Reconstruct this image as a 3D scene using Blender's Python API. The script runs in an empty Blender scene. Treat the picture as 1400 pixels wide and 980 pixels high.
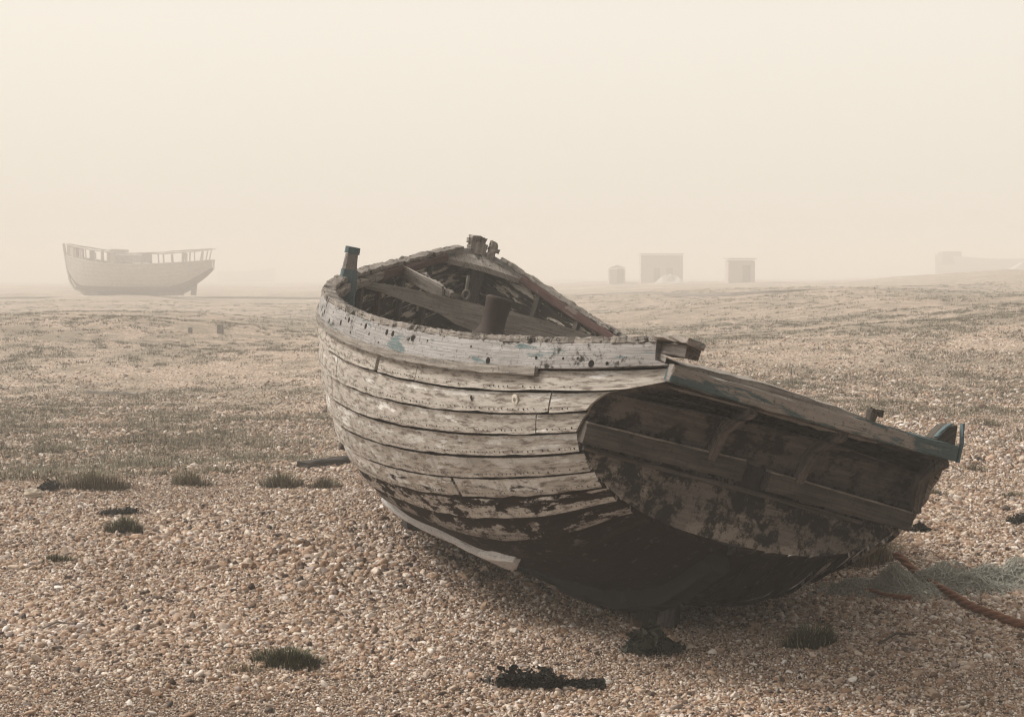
import bpy, math, random
import numpy as np
from mathutils import Matrix, Vector
random.seed(7); RNG = np.random.default_rng(7)
scene = bpy.context.scene; COL = scene.collection
R = math.radians

# ------------------------------------------------------------------ camera
F, V0, HC = 2089.6, 368.0, 1.70          # focal length in photo pixels, horizon row, eye height
PITCH = math.atan((490 - V0) / F)
cam = bpy.data.cameras.new('Camera'); camo = bpy.data.objects.new('Camera', cam); COL.objects.link(camo)
cam.sensor_width = 36; cam.lens = 36 * F / 1400; cam.clip_end = 5000; cam.clip_start = .05
camo.location = (0, 0, HC); camo.rotation_euler = (R(90) - PITCH, 0, 0)
scene.camera = camo

# ------------------------------------------------------------------ world and sun: foggy overcast daylight
SUN_EL, SUN_AZ = 45, 293                 # azimuth clockwise from +Y: beyond the boat, to the left
w = bpy.data.worlds.new('World'); scene.world = w; w.use_nodes = True
nt = w.node_tree; nt.nodes.clear()
sky = nt.nodes.new('ShaderNodeTexSky'); sky.sky_type = 'NISHITA'; sky.sun_disc = False
sky.sun_elevation = R(SUN_EL); sky.sun_rotation = R(SUN_AZ); sky.dust_density = 6; sky.air_density = 1
mx = nt.nodes.new('ShaderNodeMix'); mx.data_type = 'RGBA'; mx.inputs[0].default_value = .93
mx.inputs[7].default_value = (5.25, 4.86, 4.22, 1)     # the cloud and fog sheet that covers the sky
bg = nt.nodes.new('ShaderNodeBackground'); bg.inputs[1].default_value = .1
wo = nt.nodes.new('ShaderNodeOutputWorld')
nt.links.new(sky.outputs[0], mx.inputs[6]); tc = nt.nodes.new('ShaderNodeTexCoord'); sx = nt.nodes.new('ShaderNodeSeparateXYZ'); rp = nt.nodes.new('ShaderNodeValToRGB'); ml = nt.nodes.new('ShaderNodeMix'); ml.data_type = 'RGBA'; ml.blend_type = 'MULTIPLY'; ml.inputs[0].default_value = 1
nt.links.new(tc.outputs['Generated'], sx.inputs[0]); nt.links.new(sx.outputs[2], rp.inputs[0])     # an overcast sky is dimmer at the horizon than overhead
e = rp.color_ramp.elements; e[0].position = 0; e[0].color = (.80, .80, .80, 1); e[1].position = 1; e[1].color = (1, 1, 1, 1); q_ = e.new(.15); q_.color = (.88, .88, .88, 1)
nt.links.new(mx.outputs[2], ml.inputs[6]); nt.links.new(rp.outputs[0], ml.inputs[7]); 
dt = nt.nodes.new('ShaderNodeVectorMath'); dt.operation = 'DOT_PRODUCT'; dt.inputs[1].default_value = (-.80, .60, 0); nt.links.new(tc.outputs['Generated'], dt.inputs[0])
mr = nt.nodes.new('ShaderNodeMapRange'); mr.interpolation_type = 'SMOOTHSTEP'; mr.inputs[1].default_value = -.75; mr.inputs[2].default_value = .36; mr.inputs[3].default_value = .30; mr.inputs[4].default_value = 1
nt.links.new(dt.outputs['Value'], mr.inputs[0]); m2 = nt.nodes.new('ShaderNodeMix'); m2.data_type = 'RGBA'; m2.blend_type = 'MULTIPLY'; m2.inputs[0].default_value = 1     # the veiled sun brightens its own side of the sky
nt.links.new(ml.outputs[2], m2.inputs[6]); nt.links.new(mr.outputs[0], m2.inputs[7]); nt.links.new(m2.outputs[2], bg.inputs[0]); nt.links.new(bg.outputs[0], wo.inputs[0])
sl = bpy.data.lights.new('Sun', 'SUN'); sl.energy = 1.5; sl.angle = R(18); sl.color = (1, .94, .84)
so = bpy.data.objects.new('Sun', sl); COL.objects.link(so)
az, el = R(SUN_AZ), R(SUN_EL)
so.rotation_euler = Vector((-math.sin(az) * math.cos(el), -math.cos(az) * math.cos(el), -math.sin(el))).to_track_quat('-Z', 'Y').to_euler()
vs = scene.view_settings; vs.view_transform = 'Standard'; vs.look = 'None'; vs.exposure = 1.08; vs.gamma = 1
scene.cycles.volume_bounces = 3; scene.cycles.max_bounces = 7; scene.cycles.diffuse_bounces = 3
scene.cycles.use_denoising = True; scene.cycles.denoising_prefilter = 'ACCURATE'; scene.cycles.filter_width = 1.2

# ------------------------------------------------------------------ material helpers
class NT:
    def __init__(s, name):
        s.m = bpy.data.materials.new(name); s.m.use_nodes = True; s.t = s.m.node_tree; s.t.nodes.clear()
        s.out = s.n('ShaderNodeOutputMaterial')
    def n(s, ty, **k):
        x = s.t.nodes.new(ty)
        for a, v in k.items(): setattr(x, a, v)
        return x
    def L(s, a, b): s.t.links.new(a, b)
    def put(s, sock, v):
        if hasattr(v, 'is_linked'): s.L(v, sock)
        elif v is not None:
            if isinstance(v, tuple) and len(v) == 3 and sock.type == 'RGBA': v = (*v, 1)
            sock.default_value = v
    def math(s, op, a, b=None, c=None, clamp=False):
        x = s.n('ShaderNodeMath', operation=op, use_clamp=clamp); s.put(x.inputs[0], a); s.put(x.inputs[1], b)
        if c is not None: s.put(x.inputs[2], c)
        return x.outputs[0]
    def mix(s, f, a, b, mode='MIX'):
        x = s.n('ShaderNodeMix', data_type='RGBA', blend_type=mode); s.put(x.inputs[0], f); s.put(x.inputs[6], a); s.put(x.inputs[7], b)
        return x.outputs[2]
    def step(s, v, lo, hi):
        x = s.n('ShaderNodeMapRange', interpolation_type='SMOOTHSTEP'); s.put(x.inputs[0], v)
        x.inputs[1].default_value = lo; x.inputs[2].default_value = hi
        return x.outputs[0]
    def scale(s, vec, sc, loc=(0, 0, 0)):
        x = s.n('ShaderNodeMapping'); s.L(vec, x.inputs[0]); x.inputs[1].default_value = loc; x.inputs[3].default_value = sc
        return x.outputs[0]
    def noise(s, vec, sc=1., det=5., rough=.6, dist=0.):
        x = s.n('ShaderNodeTexNoise'); s.L(vec, x.inputs['Vector']); x.inputs['Scale'].default_value = sc
        x.inputs['Detail'].default_value = det; x.inputs['Roughness'].default_value = rough; x.inputs['Distortion'].default_value = dist
        return x.outputs[0]
    def ramp(s, f, stops, interp='LINEAR'):
        x = s.n('ShaderNodeValToRGB'); s.L(f, x.inputs[0]); e = x.color_ramp.elements; x.color_ramp.interpolation = interp
        while len(e) < len(stops): e.new(.5)
        for i, (p, c) in enumerate(stops): e[i].position = p; e[i].color = (*c, 1)
        return x.outputs[0]
    def bsdf(s, col, rough=.85, bump=None, strength=.5, dist=.01, metal=0., trans=0.):
        b = s.n('ShaderNodeBsdfPrincipled'); s.put(b.inputs['Base Color'], col); s.put(b.inputs['Roughness'], rough)
        b.inputs['Metallic'].default_value = metal; b.inputs['Specular IOR Level'].default_value = .25
        if bump is not None:
            u = s.n('ShaderNodeBump'); u.inputs['Strength'].default_value = strength; u.inputs['Distance'].default_value = dist
            s.L(bump, u.inputs['Height']); s.L(u.outputs[0], b.inputs['Normal'])
        s.L(b.outputs[0], s.out.inputs[0]); return s.m
    def uv(s): return s.n('ShaderNodeUVMap').outputs[0]
    def obj(s): return s.n('ShaderNodeTexCoord').outputs['Object']

def wood(name, c1, c2, dark=(.02, .018, .016), dk=.45, paint=None, amt=.5, pscale=3., pstretch=.35, grain=1., seed=0.):
    """old timber: grain along u, dark rot blotches, optional flaking paint"""
    nz = lambda c: (c[0] * .97, c[1] * 1.0, c[2] * 1.08)
    c1, c2 = nz(c1), nz(c2)
    t = NT(name); uv = t.uv(); ob = t.scale(t.obj(), (1, 1, 1), (seed, seed * 2, 0))
    g = t.noise(t.scale(uv, (4 * grain, 70 * grain, 1), (seed, 0, 0)), 1, 6, .65, .6)
    b = t.noise(ob, 4.5, 8, .65)
    c = t.mix(t.step(t.math('ADD', t.math('MULTIPLY', g, .7), t.math('MULTIPLY', b, .4)), .38, .72), c1, c2)
    if paint:
        pn = t.noise(t.scale(uv, (pscale * pstretch * 2, pscale * 2, 1), (seed * 3, 2, 0)), 1, 9, .68, .4)
        pm = t.step(pn, 1 - amt - .02, 1 - amt + .02)
        c = t.mix(pm, c, t.mix(t.noise(ob, 22, 4), paint, tuple(x * 1.35 for x in paint)))
    bl = t.noise(t.scale(ob, (1, 1, 1), (7, 3, 1)), 7, 11, .78)
    c = t.mix(t.step(bl, 1 - dk - .02, 1 - dk + .06), c, dark)
    cr = t.noise(t.scale(uv, (2.2, 110, 1), (seed, 5, 0)), 1, 3, .5)
    c = t.mix(t.math('MULTIPLY', t.step(cr, .62, .70), .7), c, dark)
    c = t.mix(t.math('MULTIPLY', t.step(t.noise(ob, 60, 6, .7), .56, .64), .55), c, dark)
    return t.bsdf(c, .88, t.math('ADD', g, t.math('MULTIPLY', bl, .6)), .7, .008)

def hull_mat():
    t = NT('weathered clinker planks'); uv = t.uv()
    vc = t.n('ShaderNodeVertexColor', layer_name='Col'); at, fl = vc.outputs[0], vc.outputs[1]
    sp = t.n('ShaderNodeSeparateColor'); t.L(at, sp.inputs[0]); tone, th, inn = sp.outputs[0], sp.outputs[1], sp.outputs[2]
    gr = t.noise(t.scale(uv, (5, 46, 1)), 1, 7, .68, .5)
    n1 = t.noise(t.scale(uv, (3.4, 5, 1), (3, 1, 0)), 1, 10, .70, .3)
    n2 = t.noise(t.scale(uv, (15, 1.8, 1), (1, 7, 0)), 1, 7, .62)
    n3 = t.noise(t.scale(uv, (11, 30, 1), (5, 2, 0)), 1, 11, .74)
    n4 = t.noise(t.scale(uv, (8, 9, 1), (9, 9, 0)), 1, 10, .72)
    c = t.mix(t.step(n1, .34, .58), (.66, .645, .625), (.86, .845, .825))
    c = t.mix(t.math('MULTIPLY', t.step(gr, .50, .74), .34), c, (.40, .375, .35))
    c = t.mix(t.math('MULTIPLY', t.step(n2, .52, .68), .60), c, (.38, .352, .328))
    c = t.mix(t.math('MULTIPLY', t.math('MULTIPLY', t.step(n3, .54, .62), t.step(t.noise(t.scale(uv, (2.6, 4, 1), (31, 2, 0)), 1, 4), .52, .66)), .66), c, (.17, .148, .13))
    c = t.mix(t.math('MULTIPLY', t.step(n4, .585, .63), .65), c, (.86, .83, .79))
    c = t.mix(t.math('MULTIPLY', t.step(t.noise(t.scale(uv, (2.2, 3, 1), (4, 19, 0)), 1, 8, .66), .54, .68), .55), c, (.32, .295, .275))
    c = t.mix(1., c, tone, 'MULTIPLY')
    # dirt and old stopping packed along the laps
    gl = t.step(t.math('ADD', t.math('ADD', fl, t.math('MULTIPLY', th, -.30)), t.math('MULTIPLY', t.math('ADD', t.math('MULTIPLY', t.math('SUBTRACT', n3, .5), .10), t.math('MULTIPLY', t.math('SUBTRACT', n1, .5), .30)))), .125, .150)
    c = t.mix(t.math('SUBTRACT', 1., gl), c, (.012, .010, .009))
    # tarred, antifouled bottom showing through flaking paint, ragged upper limit
    nb = t.noise(t.scale(uv, (5, 15, 1), (2, 4, 0)), 1, 11, .72, .3)
    lim = t.math('ADD', th, t.math('MULTIPLY', t.math('SUBTRACT', nb, .5), .42))
    tar = t.mix(t.noise(t.scale(uv, (3, 9, 1)), 1, 5), (.009, .008, .007), (.034, .019, .016))
    tar = t.mix(t.math('MULTIPLY', t.step(n3, .57, .63), .75), tar, (.105, .088, .076))
    c = t.mix(t.step(lim, .555, .60), c, tar)
    keep = t.step(t.math('ADD', t.noise(t.scale(uv, (3.2, 10, 1), (11, 3, 0)), 1, 11, .72), t.math('ADD', t.math('MULTIPLY', th, -.30), t.math('MULTIPLY', fl, .22))), .44, .48)
    c = t.mix(t.math('MULTIPLY', t.math('MULTIPLY', keep, gl), t.math('SUBTRACT', 1., t.step(th, .66, .80))), c, t.mix(t.step(n3, .45, .62), (.52, .48, .44), (.19, .16, .14)))
    # inside: bare dark timber; pale streaks paint both flaky whitewash and light through plank gaps
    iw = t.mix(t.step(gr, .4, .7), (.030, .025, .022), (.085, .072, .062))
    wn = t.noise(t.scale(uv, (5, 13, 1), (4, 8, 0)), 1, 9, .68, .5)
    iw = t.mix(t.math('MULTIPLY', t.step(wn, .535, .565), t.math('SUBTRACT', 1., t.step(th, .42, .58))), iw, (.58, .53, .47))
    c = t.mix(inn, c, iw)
    h = t.math('ADD', gr, t.math('ADD', t.math('MULTIPLY', n3, .7), t.math('MULTIPLY', nb, .4)))
    m = t.bsdf(c, .92, h, .7, .007)
    next(n for n in m.node_tree.nodes if n.type == 'BSDF_PRINCIPLED').inputs['Specular IOR Level'].default_value = .08
    return m

M = {}
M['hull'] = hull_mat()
M['nail'] = NT('rusted nail heads').bsdf((.035, .025, .02), .8)
M['grey_wood'] = wood('grey weathered oak', (.19, .165, .14), (.40, .355, .30), dk=.36)
M['rotten'] = wood('rotten split timber', (.16, .135, .112), (.42, .37, .315), dk=.46, grain=1.3)
M['wale'] = wood('flaking blue wale', (.28, .255, .232), (.50, .465, .43), dk=.43, paint=(.14, .185, .195), amt=.41, pscale=4.2, seed=1.7)
M['blue'] = wood('blue painted timber', (.27, .23, .195), (.36, .31, .26), dk=.25, paint=(.075, .108, .115), amt=.55, pscale=2.0, pstretch=.2, seed=3.1)
M['blue_post'] = wood('blue painted post', (.092, .130, .136), (.130, .178, .184), dk=.2, seed=2.)
M['post_wood'] = wood('bare post timber', (.19, .165, .145), (.29, .255, .225), dk=.2, seed=2.)
M['red'] = wood('oxide red painted stringer', (.16, .115, .095), (.25, .20, .17), dk=.40, paint=(.088, .050, .045), amt=.62, pscale=2.5, seed=5.)
M['brown'] = wood('dark brown timber', (.055, .045, .037), (.13, .11, .09), dk=.40, seed=6.)
M['lute'] = wood('stained counter boards', (.060, .051, .045), (.175, .150, .131), dk=.50, grain=.6, seed=8.)
M['transom'] = wood('flaked transom paint', (.13, .11, .093), (.22, .19, .16), dk=.525, paint=(.245, .215, .188), amt=.47, pscale=1.6, seed=4.)
M['rub'] = wood('dark rubbing board', (.045, .038, .032), (.135, .115, .098), dk=.38, seed=9.)
M['knee'] = wood('worn knee timber', (.065, .054, .046), (.19, .162, .14), dk=.42, seed=10.)
M['runner'] = wood('pale bilge runner', (.50, .46, .42), (.66, .62, .57), dk=.22, seed=11.)
M['black_wood'] = wood('tarred timber', (.02, .017, .015), (.06, .05, .042), dk=.3, seed=12.)
t = NT('rusty red iron'); M['iron'] = t.bsdf(t.mix(t.step(t.noise(t.obj(), 9, 8, .7), .4, .65), (.048, .029, .025), (.034, .025, .022)), .75, t.noise(t.obj(), 40, 6), .4, .004)
t = NT('pale iron'); M['pale_iron'] = t.bsdf(t.mix(t.noise(t.obj(), 20, 6), (.10, .088, .078), (.26, .235, .21)), .7)
t = NT('white enamel'); M['white'] = t.bsdf(t.mix(t.step(t.noise(t.obj(), 60, 4), .5, .62), (.72, .68, .60), (.5, .44, .36)), .5)
t = NT('dark hole'); M['tar'] = NT('plain tar').bsdf((.009, .008, .007), .7)
M['dark'] = t.bsdf((.012, .01, .009), .9)

# ------------------------------------------------------------------ object helpers
def tag(o, label=None, cat=None, group=None, kind=None):
    if label: o['label'] = label
    if cat: o['category'] = cat
    if group: o['group'] = group
    if kind: o['kind'] = kind
    return o
def empty(name, loc=(0, 0, 0), rz=0):
    o = bpy.data.objects.new(name, None); COL.objects.link(o); o.empty_display_size = .2
    o.location = loc; o.rotation_euler = (0, 0, rz); return o
class MB:
    """collects faces for ONE mesh object"""
    def __init__(s): s.v = []; s.f = []; s.uv = []; s.mi = []; s.col = []; s.sm = []
    def add(s, verts, faces, uvs=None, mi=0, col=None, smooth=False):
        b = len(s.v); s.v += [tuple(map(float, p)) for p in verts]
        s.col += (col if isinstance(col, list) else [col or (1, 0, 0)] * len(verts))
        for f in faces:
            s.f.append([b + i for i in f]); s.mi.append(mi); s.sm.append(smooth)
            s.uv.append([uvs[i] for i in f] if uvs is not None else [(verts[i][0], verts[i][1] + verts[i][2]) for i in f])
    def grid(s, P, UV, mi=0, col=None, flip=False, smooth=False, closed=False):
        n, m = P.shape[:2]; fs = []
        for i in range(n - 1):
            for j in range(m if closed else m - 1):
                a, b = i * m + j, i * m + (j + 1) % m; c, d = (i + 1) * m + (j + 1) % m, (i + 1) * m + j
                fs.append((a, d, c, b) if flip else (a, b, c, d))
        s.add(P.reshape(-1, 3).tolist(), fs, [tuple(x) for x in UV.reshape(-1, 2)], mi, col, smooth)
    def sweep(s, path, w, h, up=(0, 0, 1), mi=0, jit=0., bev=.2, ws=None, hs=None, caps=True, smooth=False, res=None):
        """timber with a bevelled rectangular section along a path"""
        P = np.array(path, float)
        if res:
            d = np.r_[0, np.cumsum(np.linalg.norm(np.diff(P, axis=0), axis=1))]; k = max(2, int(d[-1] / res) + 1)
            q = np.linspace(0, d[-1], k); P0 = P; P = np.stack([np.interp(q, d, P0[:, i]) for i in range(3)], 1)
            if ws is not None: ws = np.interp(q, d, ws)
            if hs is not None: hs = np.interp(q, d, hs)
        n = len(P); T = np.gradient(P, axis=0); T /= np.linalg.norm(T, axis=1)[:, None] + 1e-9
        up = np.broadcast_to(np.array(up, float), P.shape)
        Sd = np.cross(T, up); Sd /= np.linalg.norm(Sd, axis=1)[:, None] + 1e-9; U = np.cross(Sd, T)
        b = bev
        sec = np.array([(-1, -1 + 2*b), (-1, 1 - 2*b), (-1 + b, 1), (1 - b, 1), (1, 1 - 2*b), (1, -1 + 2*b), (1 - b, -1), (-1 + b, -1)]) * .5
        ws = np.ones(n) if ws is None else np.asarray(ws); hs = np.ones(n) if hs is None else np.asarray(hs)
        V = P[:, None] + Sd[:, None] * (sec[None, :, :1] * w * ws[:, None, None]) + U[:, None] * (sec[None, :, 1:] * h * hs[:, None, None])
        if jit: V = V + RNG.normal(0, jit, V.shape)
        d = np.r_[0, np.cumsum(np.linalg.norm(np.diff(P, axis=0), axis=1))] + random.random() * 3
        pv = np.r_[0, np.cumsum(np.linalg.norm(np.diff(np.vstack([sec, sec[:1]]) * [w, h], axis=0), axis=1))][:8]
        UV = np.stack(np.broadcast_arrays(d[:, None], pv[None]), -1)
        s.grid(V, UV, mi, closed=True, smooth=smooth)
        if caps:
            for k, fl in ((0, False), (n - 1, True)):
                vv = V[k].tolist(); ids = list(range(8)); s.add(vv, [ids if fl else ids[::-1]], [(d[k], x) for x in pv], mi)
    def box(s, c, size, mi=0, jit=0., axes=None):
        c = np.array(c, float); ax = np.eye(3) if axes is None else np.array(axes, float); sz = np.array(size, float)
        i = int(sz.argmax()); j = [(1, 2), (2, 0), (0, 1)][i]
        s.sweep([c - ax[i] * sz[i] / 2, c + ax[i] * sz[i] / 2], sz[j[0]], sz[j[1]], up=ax[j[1]], mi=mi, jit=jit, bev=.08, res=max(sz[i] / 6, .03))
    def tube(s, path, r, n=8, mi=0, rs=None, smooth=True, caps=True):
        P = np.array(path, float); k = len(P); T = np.gradient(P, axis=0); T /= np.linalg.norm(T, axis=1)[:, None] + 1e-9
        ref = np.array([0, 0, 1.]) if abs(T[0, 2]) < .9 else np.array([1., 0, 0])
        A = np.cross(T, ref); A /= np.linalg.norm(A, axis=1)[:, None] + 1e-9; B = np.cross(T, A)
        a = np.linspace(0, 2 * np.pi, n, endpoint=False); rr = np.full(k, r) if rs is None else np.asarray(rs)
        V = P[:, None] + rr[:, None, None] * (A[:, None] * np.cos(a)[None, :, None] + B[:, None] * np.sin(a)[None, :, None])
        d = np.r_[0, np.cumsum(np.linalg.norm(np.diff(P, axis=0), axis=1))]
        s.grid(V, np.stack(np.broadcast_arrays(d[:, None], (a * r)[None]), -1), mi, closed=True, smooth=smooth)
        if caps:
            s.add(V[0].tolist(), [list(range(n))[::-1]], [(0, 0)] * n, mi); s.add(V[-1].tolist(), [list(range(n))], [(0, 0)] * n, mi)
    def prism(s, poly, off, mi=0):
        """closed polygon (3-D points) extruded by the vector off"""
        A = np.array(poly, float); B = A + np.array(off, float); n = len(A)
        e1 = A[1:] - A[:1]; e1 = e1[np.linalg.norm(e1, axis=1).argmax()]; e1 /= np.linalg.norm(e1)
        nn = np.array(off, float); nn /= np.linalg.norm(nn); e2 = np.cross(nn, e1)
        u = lambda p: (float(p @ e1), float(p @ e2))
        s.add(A.tolist(), [list(range(n))[::-1]], [u(p) for p in A], mi); s.add(B.tolist(), [list(range(n))], [u(p) for p in B], mi)
        for i in range(n):
            j = (i + 1) % n; L = np.linalg.norm(A[j] - A[i])
            s.add([A[i], A[j], B[j], B[i]], [(0, 1, 2, 3)], [(0, 0), (L, 0), (L, .05), (0, .05)], mi)
    def build(s, name, mats, parent=None, attr=False):
        me = bpy.data.meshes.new(name); me.from_pydata(s.v, [], s.f)
        for m in (mats if isinstance(mats, list) else [mats]): me.materials.append(m)
        ul = me.uv_layers.new(name='UVMap'); flat = [c for f in s.uv for p in f for c in p]; ul.data.foreach_set('uv', flat)
        me.polygons.foreach_set('material_index', s.mi); me.polygons.foreach_set('use_smooth', s.sm)
        if attr:
            ca = me.color_attributes.new('Col', 'FLOAT_COLOR', 'POINT'); ca.data.foreach_set('color', [c for p in s.col for c in (p if len(p) == 4 else (*p, 1))])
        me.update(); o = bpy.data.objects.new(name, me); COL.objects.link(o)
        if parent: o.parent = parent
        return o
def fast_mesh(name, V, Fq, mat, parent=None, col=None, smooth=False):
    """big triangle meshes straight from arrays"""
    me = bpy.data.meshes.new(name); V = np.asarray(V, np.float32); Fq = np.asarray(Fq, np.int32); k = Fq.shape[1]
    me.vertices.add(len(V)); me.vertices.foreach_set('co', V.ravel()); me.loops.add(Fq.size); me.loops.foreach_set('vertex_index', Fq.ravel())
    me.polygons.add(len(Fq)); me.polygons.foreach_set('loop_start', np.arange(0, Fq.size, k, dtype=np.int32))
    if smooth: me.polygons.foreach_set('use_smooth', np.ones(len(Fq), bool))
    me.update(calc_edges=True)
    if col is not None:
        ca = me.color_attributes.new('Col', 'FLOAT_COLOR', 'POINT'); ca.data.foreach_set('color', np.c_[col, np.ones(len(col))].astype(np.float32).ravel())
    for m in (mat if isinstance(mat, list) else [mat]): me.materials.append(m)
    o = bpy.data.objects.new(name, me); COL.objects.link(o)
    if parent: o.parent = parent
    return o

# ------------------------------------------------------------------ terrain
def _hash(i, j, k): 
    x = np.sin(i * 127.1 + j * 311.7 + k * 74.7) * 43758.5453; return x - np.floor(x)
def vnoise(x, y, k=0):
    x = np.asarray(x, float); y = np.asarray(y, float); i, j = np.floor(x), np.floor(y); a, b = x - i, y - j
    a = a * a * (3 - 2 * a); b = b * b * (3 - 2 * b)
    return (_hash(i, j, k) * (1-a) + _hash(i+1, j, k) * a) * (1-b) + (_hash(i, j+1, k) * (1-a) + _hash(i+1, j+1, k) * a) * b - .5
def fbm(x, y, k=0, o=4):
    s = 0; a = 1.
    for q in range(o): s = s + a * vnoise(x * 2**q + 17 * q, y * 2**q - 9 * q, k + q); a *= .5
    return s
def sst(x, a, b): t = np.clip((x - a) / (b - a), 0, 1); return t * t * (3 - 2 * t)
def gz(x, y):
    x = np.asarray(x, float); y = np.asarray(y, float)
    near = 1 - sst(y, 16, 30)
    z = .045 * fbm(x * .8, y * .8, 3, 3) * near
    crest = 12.0 + .35 * (x + 3.4)                     # back edge of the shingle ridge the boat lies on
    left = 1 - sst(x, -.5, 2.5)
    z = z - .20 * sst(y, crest, crest + 3.5) * left
    z = z + .75 * sst(y, 16, 40) * fbm(x * .07, y * .07, 11, 4)
    z = z + .55 * np.exp(-((x + 13) / 6) ** 2 - ((y - 44) / 6) ** 2) - .34 * np.exp(-((x + 6) / 5) ** 2 - ((y - 27) / 6) ** 2) + .30 * np.exp(-((x - 11) / 5) ** 2 - ((y - 33) / 5) ** 2)
    z = z - .16 * np.exp(-(((x - .65) / 1.0) ** 2 + ((y - 9.0) / 1.9) ** 2))   # hollow the hull has settled in
    z = z + .10 * np.exp(-(((x - .2) / 1.5) ** 2 + ((y - 6.9) / .45) ** 2)) * .4
    z = z - .0052 * np.clip(y - 40, 0, 480) + 1.7 * sst(x / np.maximum(y, 20), .16, .37) * sst(y, 50, 170) + .55 * sst(x, 3, 17) * sst(y, 20, 50)
    return z
def at(u, v, lift=0.):
    """the point of the ground seen at pixel (u, v) of the photograph"""
    d = np.array([(u - 700) / F, 1, -(v - 490) / F]); c, s_ = math.cos(PITCH), math.sin(PITCH)
    d = np.array([d[0], d[1] * c + d[2] * s_, -d[1] * s_ + d[2] * c]); q = 3.
    while q < 900:
        p = np.array([0, 0, HC]) + d * q
        if p[2] <= gz(p[0], p[1]): break
        q *= 1.002
    return Vector((p[0], p[1], float(gz(p[0], p[1])) + lift))
def pxm(y): return F / y            # photo pixels per metre at distance y

def ground_mat():
    t = NT('shingle beach'); P = t.n('ShaderNodeNewGeometry').outputs['Position']
    v = t.n('ShaderNodeTexVoronoi'); t.L(P, v.inputs['Vector']); v.inputs['Scale'].default_value = 38
    sp = t.n('ShaderNodeSeparateColor'); t.L(v.outputs['Color'], sp.inputs[0])
    c = t.ramp(sp.outputs[0], PEB)
    c = t.mix(t.math('MULTIPLY', t.step(v.outputs['Distance'], .42, .75), .55), c, (.13, .10, .078))
    c = t.mix(1., c, (1.32, 1.30, 1.28), 'MULTIPLY')
    c = t.mix(1., c, t.ramp(t.noise(P, 6, 8, .75), [(.3, (.62, .62, .62)), (.7, (1.3, 1.3, 1.3))]), 'MULTIPLY')
    big = t.noise(P, .9, 6, .6)
    c = t.mix(t.math('MULTIPLY', t.step(big, .38, .66), .35), c, (.30, .225, .165))
    sep = t.n('ShaderNodeSeparateXYZ'); t.L(P, sep.inputs[0])
    veg = t.noise(t.scale(P, (.30, .42, 1), (3, 0, 0)), 1, 11, .74)
    far = t.step(sep.outputs[1], 11.5, 22)
    c = t.mix(t.math('SUBTRACT', 1., t.step(sep.outputs[1], 10, 20)), c, t.mix(1., c, (.42, .40, .38), 'MULTIPLY'))   # near ground darkened: shade in the gaps between stones, put into the colour
    c = t.mix(t.math('MULTIPLY', t.step(t.math('ADD', t.math('MULTIPLY', veg, .5), t.math('MULTIPLY', t.noise(t.scale(P, (1.4, 1.1, 1)), 1, 8, .7), .5)), .46, .55), t.math('MULTIPLY', far, .64)), c, (.155, .135, .098))
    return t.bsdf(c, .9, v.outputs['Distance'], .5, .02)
PEB = [(0, (.05, .042, .038)), (.09, (.12, .096, .080)), (.18, (.25, .165, .11)), (.33, (.385, .275, .19)), (.5, (.48, .365, .265)), (.66, (.33, .285, .25)), (.74, (.56, .46, .355)), (.9, (.66, .585, .485)), (1, (.74, .69, .61))]
PEB = [(p, tuple(1.12 * k * min(1, x) ** 1.32 for x, k in zip(c, (.97, 1.02, 1.17)))) for p, c in PEB]
M['ground'] = ground_mat()

ys = np.r_[np.linspace(-40, 2, 12), np.linspace(2.5, 32, 250), 32 * (900 / 32) ** np.linspace(.02, 1, 130)]
xs0 = np.linspace(0, 8, 90); xs = np.r_[xs0, 8 * (800 / 8) ** np.linspace(.03, 1, 90)]; xs = np.r_[-xs[:0:-1], xs]
X, Y = np.meshgrid(xs, ys); Z = gz(X, Y); nx, ny = len(xs), len(ys)
ii = np.arange(nx * ny).reshape(ny, nx); Fq = np.stack([ii[:-1, :-1], ii[:-1, 1:], ii[1:, 1:], ii[1:, :-1]], -1).reshape(-1, 4)
g = fast_mesh('ground', np.stack([X, Y, Z], -1).reshape(-1, 3), Fq, M['ground'], smooth=True); tag(g, kind='structure')

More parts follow.
